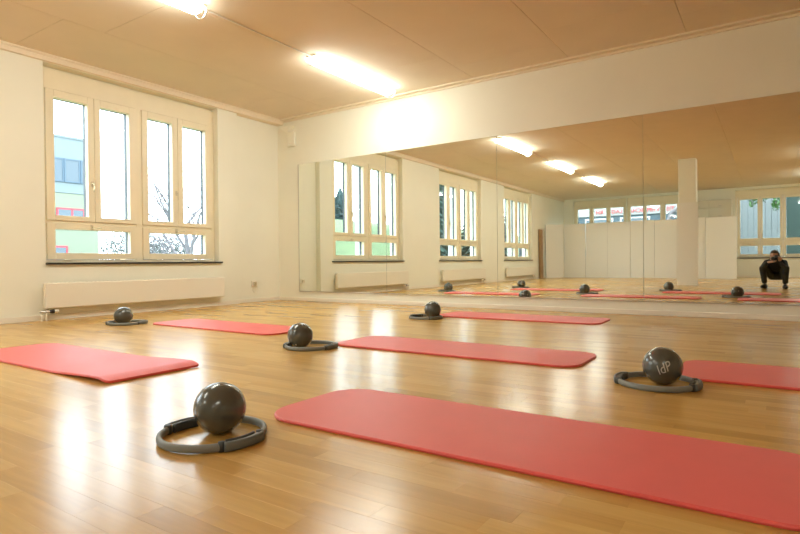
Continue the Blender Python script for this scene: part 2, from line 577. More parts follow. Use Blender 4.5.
G4 = [(0.148, 0.533), (0.687, 1.063), (1.321, 1.687), (1.854, 2.231)]
H2 = [(0.148, 1.060), (1.325, 2.220)]
names = ['cream four-casement window nearest the mirror, black sill', 'middle cream window of the left wall, seen only in the mirror',
         'third cream window of the left wall, deepest in the mirror']
for k, (a, b_) in enumerate(WIN_L):
    window('window_%d' % (k + 1), (SKY_X, a, 0), PI / 2, b_ - a, G4, H2, [(1.150, 1.235)], names[k], 4)
bn = ['rear window behind the tables beside the corner, lettering outside', 'rear window behind the tables beside the pillar, lettering outside',
      'rear window behind the crouching photographer, leafy branches outside']
for k, g in enumerate(WIN_B):
    u0 = -g[-1][1] - 0.14
    gl = sorted([(-b_ - u0, -a - u0) for a, b_ in g])
    wdt = (-g[0][0] + 0.14) - u0
    window('window_%d' % (k + 4), (-u0 * -1 * -1, YB - 0.10, 0), PI, wdt, gl, gl, [], bn[k], 3, zg=(1.30, 2.62), zh=(0.77, 1.05))

# ================================================================== mirror
mr = empty('wall_mirror', (-6.49, YM, 0))
tag(mr, 'long frameless gym mirror in wide panels on the wall', 'mirror')
PW = 1.766
for i in range(6):
    bm = bmesh.new()
    x0, x1 = i * PW + 0.002, (i + 1) * PW - 0.002
    box(bm, x0, x1, -0.008, -0.002, 0.1625, 2.249, 0.0006)
    bm.faces.ensure_lookup_table()
    bmesh.ops.recalc_face_normals(bm, faces=bm.faces)
    pmsh = bpy.data.meshes.new('mirror_panel')
    for f in bm.faces:
        f.material_index = 0 if (f.normal.y < -0.99 and f.calc_area() > 0.5) else 1
    bm.to_mesh(pmsh); bm.free()
    pmsh.materials.append(M_MIRROR); pmsh.materials.append(M_MEDGE)
    put('mirror_panel', pmsh, None, mr)
bm = bmesh.new()
box(bm, -0.004, 6 * PW, -0.014, 0.0, 0.150, 0.162, 0.001)
part('channel', bm, M_CHROME, mr)
bm = bmesh.new()
box(bm, -0.010, 0.0, -0.011, 0.0, 0.150, 2.252, 0.001)
part('edge_strip', bm, M_CHROME, mr)

# ================================================================== radiators
def radiator(y0, label):
    r = empty('radiator', (XL + 0.0015, y0, 0))
    tag(r, label, 'radiator', 'long low radiators under the windows')
    Lr = 2.455
    bm = bmesh.new()
    box(bm, 0.045, 0.105, 0.0, Lr, 0.138, 0.424, 0.008)
    part('panel', bm, M_RAD, r)
    bm = bmesh.new()
    for k in range(49):
        box(bm, 0.052, 0.098, 0.03 + k * 0.049, 0.06 + k * 0.049, 0.4235, 0.428)
    part('top_grille', bm, M_RAD, r)
    for y in (0.35, 1.25, 2.15):
        bm = bmesh.new(); box(bm, 0.0005, 0.046, y - 0.02, y + 0.02, 0.17, 0.39, 0.002)
        part('wall_bracket', bm, M_RAD, r)
    bm = bmesh.new()
    tube(bm, [(0.075, 0.03, 0.14), (0.075, 0.03, 0.10)], 0.014, 10)
    tube(bm, [(0.075, -0.045, 0.102), (0.075, 0.05, 0.102)], 0.016, 10)
    v = part('valve', bm, M_CHROME, r)
    bm = bmesh.new()
    tube(bm, [(0.075, 0.05, 0.102), (0.075, 0.075, 0.102), (0.075, 0.08, 0.102), (0.075, 0.10, 0.102)], [0.016, 0.021, 0.024, 0.024], 12)
    part('valve_head', bm, M_BLACKP, v)
    bm = bmesh.new()
    tube(bm, [(0.075, 0.10, 0.102), (0.075, 0.145, 0.102)], 0.022, 12)
    part('thermostat_knob', bm, M_RAD, v)
    for dy in (-0.03, 0.02):
        bm = bmesh.new(); tube(bm, [(0.075, dy, 0.10), (0.075, dy, 0.0)], 0.010, 8)
        part('pipe', bm, M_RAD, r)
    return r


r0 = radiator(2.945, 'long low cream radiator under the window nearest the mirror')
for y0, lb in ((-1.095, 'long low cream radiator under the middle window, seen in the mirror'),
               (-5.135, 'long low cream radiator under the third window, seen deep in the mirror')):
    r = copy_tree(r0); r.location.y = y0; r['label'] = lb

# ================================================================== small wall fittings
so = empty('wall_socket', (XL - 0.10, 6.03 + 0.1, 0.30))
tag(so, 'small wall socket with a looped cord near the corner', 'socket')
bm = bmesh.new(); box(bm, 0.0, 0.022, -0.045, 0.045, -0.045, 0.045, 0.006); part('plate', bm, M_BASE, so)
bm = bmesh.new(); box(bm, 0.02, 0.05, -0.02, 0.03, -0.025, 0.025, 0.006); part('plug', bm, M_METAL, so)
bm = bmesh.new()
tube(bm, [(0.045, 0.0 + 0.055 * math.sin(t), -0.085 + 0.065 * math.cos(t)) for t in [0.2 + k * 0.28 for k in range(19)]], 0.004, 6)
part('cord', bm, M_BASE, so)

de = empty('motion_detector', (-6.63, YM, 2.56))
tag(de, 'small white wedge-shaped detector high in the corner beside the mirror', 'detector')
bm = bmesh.new(); box(bm, -0.075, 0.10, -0.05, 0.0, 0.0, 0.25, 0.02); part('housing', bm, M_WALL, de)
bm = bmesh.new()
vv = [bm.verts.new(p) for p in ((-0.20, 0, 0.33), (0.08, 0, 0.33), (-0.07, 0, 0.22), (-0.20, -0.10, 0.33), (0.08, -0.10, 0.33), (-0.07, -0.05, 0.22))]
for f in ((0, 1, 2), (3, 5, 4), (0, 3, 4, 1), (1, 4, 5, 2), (2, 5, 3, 0)):
    bm.faces.new([vv[i] for i in f])
part('bracket', bm, M_WALL, de)
bm = bmesh.new(); tube(bm, [(-0.02, -0.052, 0.05), (0.05, -0.052, 0.05)], 0.012, 8); part('sensor_lens', bm, M_BASE, de)


# ================================================================== ceiling lamps
def lamp(x, y0, label, length=1.62):
    l = empty('fluorescent_lamp', (x, y0, ZC))
    tag(l, label, 'lamp', 'long fluorescent ceiling lamps')
    bm = bmesh.new(); box(bm, -0.07, 0.07, 0.0, length, -0.022, -0.0015, 0.004); part('tray', bm, M_LAMPB, l)
    bm = bmesh.new()
    seg = 10
    rings = []
    ys = [0.03, 0.05, 0.08] + [0.08 + (length - 0.16) * k / 6 for k in range(1, 7)] + [length - 0.05, length - 0.03]
    sc = [0.55, 0.85, 1.0] + [1.0] * 6 + [0.85, 0.55]
    for y, s in zip(ys, sc):
        rings.append([bm.verts.new((0.088 * s * math.cos(PI + PI * k / seg), y, -0.022 + 0.072 * s * math.sin(PI + PI * k / seg))) for k in range(seg + 1)])
    for i in range(len(rings) - 1):
        for k in range(seg):
            bm.faces.new((rings[i][k], rings[i][k + 1], rings[i + 1][k + 1], rings[i + 1][k]))
        bm.faces.new((rings[i][0], rings[i + 1][0], rings[i + 1][seg], rings[i][seg]))
    bm.faces.new(rings[0]); bm.faces.new(list(reversed(rings[-1])))
    part('cover', bm, M_LAMP, l, smooth=False)
    for y in (0.012, length - 0.012):
        bm = bmesh.new()
        tube(bm, [(0.085 * math.cos(PI + PI * k / 12), y, -0.03 + 0.085 * math.sin(PI + PI * k / 12)) for k in range(13)], 0.005, 6)
        part('end_bracket', bm, M_CHROME, l)
    bm = bmesh.new(); tube(bm, [(0.0, length, -0.014), (0.0, length + 1.46, -0.014)], 0.008, 8); part('conduit', bm, M_LAMPB, l)
    return l


LX = -4.42
tube_lamps = [(LX, 4.78, 'lit fluorescent ceiling lamp ending just before the mirror wall'), (LX, 1.69, 'lit fluorescent ceiling lamp cut by the top edge of the picture'),
              (LX, -1.42, 'lit fluorescent lamp of the left row, third from the mirror, seen in the mirror'), (LX, -4.53, 'lit fluorescent lamp of the left row, farthest from the mirror'),
              (1.05, -2.9, 'lit fluorescent lamp of the right row, nearer the mirror'), (1.05, -6.6, 'lit fluorescent lamp of the right row, close to the rear window')]
for x, y, lb in tube_lamps:
    L_ = lamp(x, y, lb)
    if y in (4.78,):
        for ch in list(L_.children):
            if ch.name.startswith('conduit'):
                bpy.data.objects.remove(ch)


# ================================================================== mats
def mat_mesh(length, width, t=0.013, rl=0.13, rr=0.13, curl=None):
    """top grid following a rounded-rectangle outline; local origin at the left-front corner"""
    xs = set()
    for k in range(9):
        a = PI / 2 * k / 8
        xs.add(round(rl * (1 - math.cos(a)), 5)); xs.add(round(length - rr * (1 - math.cos(a)), 5))
    for k in range(1, 24):
        x = length * k / 24
        if rl < x < length - rr:
            xs.add(round(x, 5))
    for k in range(22):
        x = length - 0.50 * k / 22
        if x < length - rr:
            xs.add(round(x, 5))
    xs = sorted(xs)

    def inset(x):
        i = 0.0
        if x < rl:
            i = rl - math.sqrt(max(0, rl * rl - (rl - x) ** 2))
        if x > length - rr:
            i = rr - math.sqrt(max(0, rr * rr - (x - length + rr) ** 2))
        return i
    bm = bmesh.new()
    ny_ = 6
    prof = [(0.0, 0.5), (0.0022, 0.86), (0.006, 1.0)]           # rounded rim: (inset, fraction of thickness)
    rowsv = []
    for x in xs:
        i0 = inset(x)
        c_ = curl(x) if curl else 0.0
        ring = []
        lo, hi = i0, width - i0
        pts = [(lo + 0.003, 0.0)] + [(lo + p, q * t) for p, q in prof]
        pts += [(lo + 0.006 + (hi - lo - 0.012) * k / ny_, t) for k in range(1, ny_)]
        pts += [(hi - p, q * t) for p, q in reversed(prof)] + [(hi - 0.003, 0.0)]
        for y, z in pts:
            ring.append(bm.verts.new((x, y, z + c_)))
        rowsv.append(ring)
    n = len(rowsv[0])
    for a, b_ in zip(rowsv[:-1], rowsv[1:]):
        for k in range(n):
            bm.faces.new((a[k], a[(k + 1) % n], b_[(k + 1) % n], b_[k]))
    bm.faces.new(rowsv[0]); bm.faces.new(list(reversed(rowsv[-1])))
    me = mesh_of(bm, 'exercise_mat')
    return me


def curl5(x):
    e = 1.86 - x                                  # distance from the free end, which droops to the floor
    if e < 0.10:
        return 0.002 + 0.017 * math.sin(PI / 2 * e / 0.10)
    q = min(1.0, (e - 0.10) / 0.55)
    return 0.019 * (1 - q * q * (3 - 2 * q))


MATS = [
    ((-1.72, 1.53), 1.86, 0.59, dict(rl=0.15, rr=0.13), 0.0, 'large coral exercise mat nearest the camera, cut by the right edge'),
    ((-4.73, 1.53), 1.86, 0.58, dict(rl=0.12, rr=0.035, curl=curl5), 0.0, 'coral exercise mat with a curled square end at the left edge'),
    ((-2.76, 3.17), 1.83, 0.56, dict(rl=0.12, rr=0.12), 0.0, 'coral exercise mat in the middle of the room'),
    ((-0.43, 3.175), 1.83, 0.60, dict(rl=0.12, rr=0.12), 0.0, 'coral exercise mat at the right edge behind a ball'),
    ((-5.395, 3.33), 1.83, 0.55, dict(rl=0.11, rr=0.12), -0.01, 'coral exercise mat in front of the radiator'),
    ((-3.20, 5.44), 1.82, 0.60, dict(rl=0.12, rr=0.12), 0.0, 'narrow looking coral exercise mat closest to the mirror'),
]
for (x, y), ln, wd_, kw, rz, lb in MATS:
    o = put('exercise_mat', mat_mesh(ln, wd_, **kw), M_MAT, None, (x, y, 0.0008), (0, 0, rz))
    tag(o, lb, 'mat', 'coral exercise mats on the parquet')

# ================================================================== balls and rings
RB = 0.0935


def ball_mesh():
    bm = bmesh.new()
    bmesh.ops.create_uvsphere(bm, u_segments=48, v_segments=32, radius=RB)
    for v in bm.verts:                                   # settles a little on the floor
        if v.co.z < -RB * 0.965:
            v.co.z = -RB * 0.965
    return mesh_of(bm, 'ball_skin', True)


def arc_band(R, a0, a1, prof, n=24):
    """sweep a closed profile (dr, dz) along an arc"""
    bm = bmesh.new()
    rings = []
    closed = abs((a1 - a0) - 2 * PI) < 1e-6
    cnt = n if closed else n + 1
    for i in range(cnt):
        a = a0 + (a1 - a0) * i / n
        s = 1.0
        rings.append([bm.verts.new(((R + p) * math.cos(a), (R + p) * math.sin(a), q)) for p, q in prof])
    k_ = len(prof)
    for i in range(cnt if closed else cnt - 1):
        A, B = rings[i], rings[(i + 1) % cnt]
        for k in range(k_):
            bm.faces.new((A[k], A[(k + 1) % k_], B[(k + 1) % k_], B[k]))
    if not closed:
        bm.faces.new(rings[0]); bm.faces.new(list(reversed(rings[-1])))
    return bm


def oval(a, b_, z, n=14, p=2.6):
    out = []
    for k in range(n):
        t = 2 * PI * k / n
        c_, s_ = math.cos(t), math.sin(t)
        out.append((a * math.copysign(abs(c_) ** (2 / p), c_), z + b_ * math.copysign(abs(s_) ** (2 / p), s_)))
    return out


ME_BAND = mesh_of(arc_band(0.179, 0, 2 * PI, oval(0.0095, 0.0140, 0.0155), 72), 'band', True); ME_BAND.materials.append(M_RING)
ME_PADO = mesh_of(arc_band(0.193, -0.42, 0.42, oval(0.0085, 0.0165, 0.0172), 20), 'outer_pad', True); ME_PADO.materials.append(M_PADO)
ME_PADI = mesh_of(arc_band(0.164, -0.36, 0.36, oval(0.0075, 0.0165, 0.0172), 20), 'inner_pad', True); ME_PADI.materials.append(M_PAD)
bmk = bmesh.new()
tube(bmk, [(0.179, 0, 0.001), (0.179, 0, 0.033)], 0.0125, 12)
ME_CLIP = mesh_of(bmk, 'pad_clip', True); ME_CLIP.materials.append(M_PAD)
ME_BALL = ball_mesh(); ME_BALL.materials.append(M_BALL)
bmv = bmesh.new(); tube(bmv, [(0, 0, -0.003), (0, 0, 0.001), (0, 0, 0.0016)], [0.0055, 0.0055, 0.004], 12)
ME_PLUG = mesh_of(bmv, 'valve_plug'); ME_PLUG.materials.append(M_VALVE)


def ring_thing(x, y, ang, label):
    r = empty('pilates_ring', (x, y, 0.0), ang)
    tag(r, label, 'exercise ring', 'grey exercise rings on the floor')
    put('band', ME_BAND, M_RING, r)
    for s in (0, PI):
        p_ = put('grip_pad', ME_PADO, M_PADO, r, None, (0, 0, s))
        put('inner_pad', ME_PADI, M_PAD, p_)
        for s2 in (-0.45, 0.45):
            put('pad_clip', ME_CLIP, M_PAD, p_, None, (0, 0, s2))
    return r


def ball_thing(x, y, label, plug_dir):
    b_ = empty('exercise_ball', (x, y, 0.0))
    tag(b_, label, 'ball', 'anthracite exercise balls')
    s = put('ball_skin', ME_BALL, M_BALL, b_, (0, 0, RB * 0.966))
    d = Vector(plug_dir).normalized()
    p_ = put('valve_plug', ME_PLUG, M_VALVE, b_, Vector((0, 0, RB * 0.966)) + d * (RB - 0.0008))
    p_.rotation_euler = d.to_track_quat('Z', 'Y').to_euler()
    return b_


SETS = [  # ball x,y ; ring x,y ; pad axis angle ; words ; plug direction
    ((-1.689, 1.320), (-1.668, 1.272), -0.05, 'nearest the camera, by the front mat', (-0.72, -0.62, 0.12)),
    ((-2.875, 2.965), (-2.815, 3.010), 0.25, 'at the left end of the middle mat', (0.2, -0.6, -0.5)),
    ((-3.125, 5.305), (-3.165, 5.222), -0.35, 'closest to the mirror', (0.6, 0.6, 0.2)),
    ((-5.620, 3.190), (-5.637, 3.238), 0.55, 'in front of the radiator', (0.5, 0.8, 0.2)),
    ((-0.453, 3.016), (-0.475, 2.990), 0.02, 'beside the mat at the right edge', (0.2, 0.9, 0.2)),
    ((-4.80, 1.20), (-4.83, 1.17), 0.3, 'by the curled mat, visible only in the mirror', (0.2, 0.9, 0.2)),
]
for (bx, by), (rx, ry), ang, words, pd in SETS:
    ring_thing(rx, ry, ang, 'grey padded exercise ring lying flat ' + words)
    tag_b = ball_thing(bx, by, 'round anthracite exercise ball inside the ring ' + words, pd)
    if bx == -0.453:
        ball_logo = tag_b


def text_mesh(txt, size, extrude=0.0):
    cu = bpy.data.curves.new('txt', 'FONT')
    cu.body = txt
    cu.size = size
    cu.align_x = 'CENTER'; cu.align_y = 'CENTER'
    cu.extrude = extrude
    cu.resolution_u = 3
    ob = bpy.data.objects.new('txt', cu)
    COL.objects.link(ob)
    dg = bpy.context.evaluated_depsgraph_get()
    me = bpy.data.meshes.new_from_object(ob.evaluated_get(dg))
    bpy.data.objects.remove(ob)
    bpy.data.curves.remove(cu)
    return me


# pale printed mark on the ball at the right, wrapped onto the skin
lm = text_mesh('IdP', 0.074)
bm = bmesh.new(); bm.from_mesh(lm)
bmesh.ops.subdivide_edges(bm, edges=bm.edges, cuts=2, use_grid_fill=True)
fdir = (Vector((0.0, 0.0, CAM.z)) - Vector((-0.453, 3.016, RB))).normalized()
side = Vector((0, 0, 1)).cross(fdir).normalized()
upv = fdir.cross(side)
rot2 = Matrix.Rotation(math.radians(22), 2)
for v in bm.verts:
    q = rot2 @ Vector((v.co.x, v.co.y))
    d = fdir * RB + side * (q.x * 0.72 + 0.008) + upv * (q.y - 0.012)
    v.co = d.normalized() * (RB + 0.0007)
me = bpy.data.meshes.new('logo_print'); bm.to_mesh(me); bm.free(); me.materials.clear()
lo_ = put('logo_print', me, M_LOGO, ball_logo, (0, 0, RB * 0.966))
lo_['label'] = 'pale printed letters'

# ================================================================== upended tables hiding the clutter (seen in the mirror)
def table_on_end(x0, x1, y, label, yaw=0.0, lean=0.012, hgt=1.93):
    w = x1 - x0 - 0.008
    t = empty('folding_table', ((x0 + x1) / 2, y, 0), yaw)
    tag(t, label, 'table', 'white tables standing on end')
    hold = []
    bm = bmesh.new(); box(bm, -w / 2, w / 2, -0.028, 0.0, 0.0, hgt, 0.003)
    hold.append(part('tabletop', bm, M_WHITE, t))
    bm = bmesh.new()
    rect_frame(bm, -w / 2 - 0.001, w / 2 + 0.001, -0.001 + 0.002, hgt + 0.001, 0.006, -0.024, -0.005, 0.0)
    hold.append(part('edge_band', bm, M_EDGE, t))
    for z in (0.28, hgt - 0.28):
        for s in (-1, 1):
            bm = bmesh.new(); tube(bm, [(s * (w / 2 - 0.08), -0.045, z), (s * (w / 2 - 0.08), -0.045, z + (0.62 if z < 1 else -0.62))], 0.014, 8)
            hold.append(part('leg', bm, M_STEEL, t))
        bm = bmesh.new(); tube(bm, [(-w / 2 + 0.08, -0.043, z), (w / 2 - 0.08, -0.043, z)], 0.014, 8)
        hold.append(part('hinge_bar', bm, M_STEEL, t))
    for h_ in hold:
        h_.rotation_euler = (lean, 0, 0)
    return t


TX = [(-6.36, -5.57, -6.93), (-5.57, -4.81, -6.95), (-4.81, -4.05, -6.93), (-4.05, -3.28, -6.96), (-3.28, -2.50, -6.93), (-2.50, -1.75, -6.80), (-1.75, -0.89, -6.75)]
TL = ['white table on end, second from the window wall', 'white table on end, third from the window wall',
      'white table on end, fourth from the window wall', 'white table on end, fifth from the window wall',
      'white table on end just left of the pillar in the mirror', 'white table on end, half hidden behind the pillar in the mirror',
      'white table on end at the end of the row nearest the photographer']
table_on_end(-0.37, 0.37, 0, 'white table on end set slantwise against the window wall', 0.0)
first = [o for o in COL.objects if o.name == 'folding_table'][0]
first.location = (-6.545, -6.50, 0); first.rotation_euler = (0, 0, math.radians(-52))
for (a, b_, y), lb in zip(TX, TL):
    table_on_end(a, b_, y, lb, random.uniform(-0.02, 0.02), random.uniform(0.006, 0.02), 1.955 + random.uniform(-0.012, 0.012))

# brown board against the window wall
bo = empty('leaning_board', (XL + 0.06, -5.83, 0))
tag(bo, 'brown wooden board leaning on the window wall beside the white tables', 'board')
bm = bmesh.new(); box(bm, -0.02, 0.02, -0.16, 0.16, 0.0, 1.74, 0.004); ob = part('plank', bm, M_WOOD, bo); ob.rotation_euler = (0, -0.015, 0)
bm = bmesh.new(); box(bm, 0.0205, 0.032, -0.14, 0.14, 0.22, 0.30, 0.002); ob = part('batten', bm, M_WOOD, bo); ob.rotation_euler = (0, -0.015, 0)
bm = bmesh.new(); box(bm, 0.0205, 0.032, -0.14, 0.14, 1.44, 1.52, 0.002); ob = part('batten', bm, M_WOOD, bo); ob.rotation_euler = (0, -0.015, 0)

# pillar with a white board leaning on it
bm = bmesh.new(); box(bm, -1.86, -1.49, -1.86, -1.49, 0.0, ZC + 0.03, 0.01)
tag(part('pillar', bm, M_WALL), 'square cream pillar behind the camera, seen in the mirror', 'pillar', kind='structure')
lb_ = empty('white_board', (-1.665, -1.37, 0))
tag(lb_, 'white board leaning on the pillar, seen in the mirror', 'board')
bm = bmesh.new(); box(bm, -0.225, 0.225, -0.02, 0.0, 0.0, 1.98, 0.003); ob = part('board', bm, M_WHITE, lb_); ob.rotation_euler = (0.045, 0, 0)
bm = bmesh.new(); rect_frame(bm, -0.226, 0.226, 0.001, 1.981, 0.004, -0.017, -0.003, 0.0); ob = part('edge_band', bm, M_BEIGE, lb_); ob.rotation_euler = (0.045, 0, 0)

# beige wall cupboard behind the right tables
cu = empty('tall_cupboard', (-1.72, YB + 0.02, 0))
tag(cu, 'tall beige cupboard behind the tables, only its top rows showing', 'cupboard')
bm = bmesh.new(); box(bm, -0.70, 0.62, 0.0, 0.42, 0.0, 2.62, 0.004); part('body', bm, M_BEIGE, cu)
for z0, z1 in ((2.36, 2.60), (2.02, 2.33), (0.1, 1.99)):
    for x0, x1 in ((-0.69, -0.04), (-0.035, 0.61)):
        bm = bmesh.new(); box(bm, x0 + 0.006, x1 - 0.006, 0.423, 0.440, z0, z1, 0.003); d_ = part('door', bm, M_BEIGE, cu)
        bm = bmesh.new(); tube(bm, [((x0 + x1) / 2 - 0.05, 0.452, z0 + 0.05), ((x0 + x1) / 2 + 0.05, 0.452, z0 + 0.05)], 0.006, 8); part('handle', bm, M_STEEL, d_)


# ================================================================== photographer crouching behind the camera
PH_YAW = math.radians(8)
LENS_TIP = 0.335
CY = math.radians(33.8)
tipdir = Vector((-math.sin(CY), math.cos(CY), 0))
# the lens front sits 25 mm behind the viewpoint
lens_front = CAM - tipdir * 0.03
root_xy = lens_front - Vector((-math.sin(PH_YAW), math.cos(PH_YAW), 0)) * LENS_TIP
pe = empty('person', (root_xy.x, root_xy.y, 0), PH_YAW)
tag(pe, 'crouching person in black jacket and dark trousers holding a camera to the face', 'person')


def skinned(name, verts, edges, radii, root, material, parent, sub=2):
    me = bpy.data.meshes.new(name)
    me.from_pydata(verts, edges, [])
    ob = put(name, me, material, parent)
    ob.modifiers.new('skin', 'SKIN')
    sv = me.skin_vertices[0].data if me.skin_vertices else None
    if sv is None:
        bmx = bmesh.new(); bmx.from_mesh(me); bmx.verts.layers.skin.verify(); bmx.to_mesh(me); bmx.free()
        sv = me.skin_vertices[0].data
    for i, r in enumerate(radii):
        sv[i].radius = r if isinstance(r, tuple) else (r, r)
        sv[i].use_root = (i == root)
    s = ob.modifiers.new('sub', 'SUBSURF'); s.levels = sub; s.render_levels = sub
    dg = bpy.context.evaluated_depsgraph_get()
    ev = bpy.data.meshes.new_from_object(ob.evaluated_get(dg))
    ob.modifiers.clear()
    old = ob.data
    ob.data = ev
    bpy.data.meshes.remove(old)
    ev.polygons.foreach_set('use_smooth', [True] * len(ev.polygons))
    ev.materials.clear(); ev.materials.append(material)
    return ob


# body: one continuous figure (pelvis, legs, spine, neck, arms) in clothes colours by region
bv = [(0, -0.26, 0.27), (0, -0.20, 0.37), (0, -0.10, 0.47), (0, -0.02, 0.545), (0, 0.035, 0.60),      # 0-4 pelvis..neck
      (-0.10, -0.24, 0.26), (-0.20, 0.16, 0.455), (-0.185, 0.10, 0.26), (-0.175, 0.055, 0.095),       # 5-8 left leg
      (0.10, -0.24, 0.26), (0.20, 0.16, 0.455), (0.185, 0.10, 0.26), (0.175, 0.055, 0.095),           # 9-12 right leg
      (-0.155, -0.01, 0.53), (-0.215, 0.135, 0.40), (-0.105, 0.235, 0.545),                           # 13-15 left arm
      (0.155, -0.01, 0.53), (0.20, 0.14, 0.39), (0.085, 0.205, 0.575)]                                # 16-18 right arm
be = [(0, 1), (1, 2), (2, 3), (3, 4), (0, 5), (5, 6), (6, 7), (7, 8), (0, 9), (9, 10), (10, 11), (11, 12), (3, 13), (13, 14), (14, 15), (3, 16), (16, 17), (17, 18)]
br = [(0.13, 0.12), (0.13, 0.115), (0.14, 0.115), (0.10, 0.085), 0.055, (0.095, 0.095), 0.073, 0.060, 0.052, (0.095, 0.095), 0.073, 0.060, 0.052,
      0.072, 0.053, 0.036, 0.072, 0.053, 0.036]
body = skinned('body', bv, be, br, 0, M_JACKET, pe)
body.data.materials.append(M_TROUS)
body.data.materials.append(M_SKIN)
for p_ in body.data.polygons:
    c_ = p_.center
    on_leg = c_.z < 0.30 or (c_.z < 0.52 and c_.y > 0.02 and abs(c_.x) > 0.11 and (c_ - Vector((math.copysign(0.20, c_.x), 0.16, 0.455))).length < 0.10 and c_.z < 0.47) or (c_.z < 0.42 and c_.y > -0.2 and c_.y < 0.12 and abs(c_.x) > 0.07 and c_.z < 0.30 + (c_.y + 0.24) * 0.5)
    if on_leg:
        p_.material_index = 1
    elif c_.z > 0.585 and abs(c_.x) < 0.07 and c_.y < 0.1:
        p_.material_index = 2

# head, turned along the camera axis
hd_c = Vector((0.0, 0.085, 0.668))
hrot = CY - PH_YAW
bm = bmesh.new()
bmesh.ops.create_uvsphere(bm, u_segments=28, v_segments=22, radius=1.0)
for v in bm.verts:
    x, y, z = v.co
    w_ = 0.074 * (1.0 - 0.20 * max(0, -z) ** 1.5)
    d_ = 0.094
    yy = y * d_
    if z < 0 and y > 0:
        yy *= 1 - 0.10 * (-z)
    nose = 0.022 * math.exp(-((x * 0.074 / 0.012) ** 2) - ((z + 0.18) / 0.16) ** 2) if y > 0.6 else 0
    brow = 0.004 * math.exp(-((z - 0.12) / 0.08) ** 2) if y > 0.6 else 0
    sock = -0.007 * math.exp(-(((abs(x) - 0.42) / 0.16) ** 2) - ((z - 0.0) / 0.09) ** 2) if y > 0.5 else 0
    mouth = -0.004 * math.exp(-((z + 0.50) / 0.03) ** 2 - (x / 0.3) ** 2) if y > 0.4 else 0
    chin = 0.008 * math.exp(-((z + 0.75) / 0.16) ** 2 - (x / 0.3) ** 2) if y > 0.2 else 0
    v.co = Vector((x * w_, yy + nose + brow + sock + mouth + chin, z * 0.118))
head = part('head', bm, M_SKIN, pe, True, hd_c, (math.radians(-4), 0, hrot))
for s in (-1, 1):
    bm = bmesh.new(); bmesh.ops.create_uvsphere(bm, u_segments=10, v_segments=8, radius=1.0)
    for v in bm.verts:
        v.co = Vector((s * 0.074 + v.co.x * 0.009, -0.008 + v.co.y * 0.018, -0.01 + v.co.z * 0.030))
    part('ear', bm, M_SKIN, head, True)
    bm = bmesh.new(); bmesh.ops.create_uvsphere(bm, u_segments=10, v_segments=8, radius=0.0115)
    bmesh.ops.translate(bm, verts=bm.verts, vec=(s * 0.031, 0.076, 0.0))
    part('eye', bm, M_EYE, head, True)
bm = bmesh.new()
bmesh.ops.create_uvsphere(bm, u_segments=28, v_segments=18, radius=1.0)
for v in bm.verts:
    x, y, z = v.co
    f = 1.0 + 0.05 * noise.noise(Vector((x * 5, y * 5, z * 5)))
    v.co = Vector((x * 0.083 * f, y * 0.101 * f - 0.006, z * 0.126 * f + 0.002))
kill = [v for v in bm.verts if (v.co.z < 0.055 - 0.0 and v.co.y > 0.015 + 0.0) or v.co.z < -0.075 or (v.co.z < 0.0 and v.co.y > -0.02)]
bmesh.ops.delete(bm, geom=kill, context='VERTS')
hair = part('hair', bm, M_HAIR, head, True)
md = hair.modifiers.new('thick', 'SOLIDIFY'); md.thickness = 0.008

# shoes
for s in (-1, 1):
    bm = bmesh.new()
    bmesh.ops.create_uvsphere(bm, u_segments=18, v_segments=12, radius=1.0)
    for v in bm.verts:
        x, y, z = v.co
        zz_ = z * 0.052 if z > 0 else z * 0.045
        v.co = Vector((x * 0.047 * (1.0 + 0.12 * y), y * 0.138, max(zz_ * (1.15 - 0.45 * max(0, y)), -0.042)))
    part('shoe', bm, M_SHOE, pe, True, (s * 0.18, 0.095, 0.043), (0, 0, -s * 0.22))

# camera body, held at the eye; a thing in the hands of the person
cx = lens_front
kb = empty('camera_body', (cx.x, cx.y, cx.z), CY)
tag(kb, 'black photo camera held by the crouching person', 'camera')
bm = bmesh.new(); box(bm, -0.068, 0.068, -0.165, -0.105, -0.05, 0.04, 0.01); part('housing', bm, M_BLACKP, kb)
bm = bmesh.new(); box(bm, -0.028, 0.028, -0.165, -0.10, 0.035, 0.068, 0.01); part('prism_hump', bm, M_BLACKP, kb)
bm = bmesh.new(); box(bm, 0.045, 0.074, -0.15, -0.085, -0.05, 0.038, 0.01); part('hand_grip', bm, M_BLACKP, kb)
bm = bmesh.new(); tube(bm, [(0, -0.107, -0.004), (0, -0.06, -0.004), (0, -0.058, -0.004), (0, -0.006, -0.004)], [0.034, 0.034, 0.038, 0.039], 24)
ln_ = part('lens', bm, M_BLACKP, kb, True)
bm = bmesh.new(); tube(bm, [(0, -0.0062, -0.004), (0, -0.0045, -0.004)], 0.032, 24); part('front_glass', bm, M_LENSG, ln_)

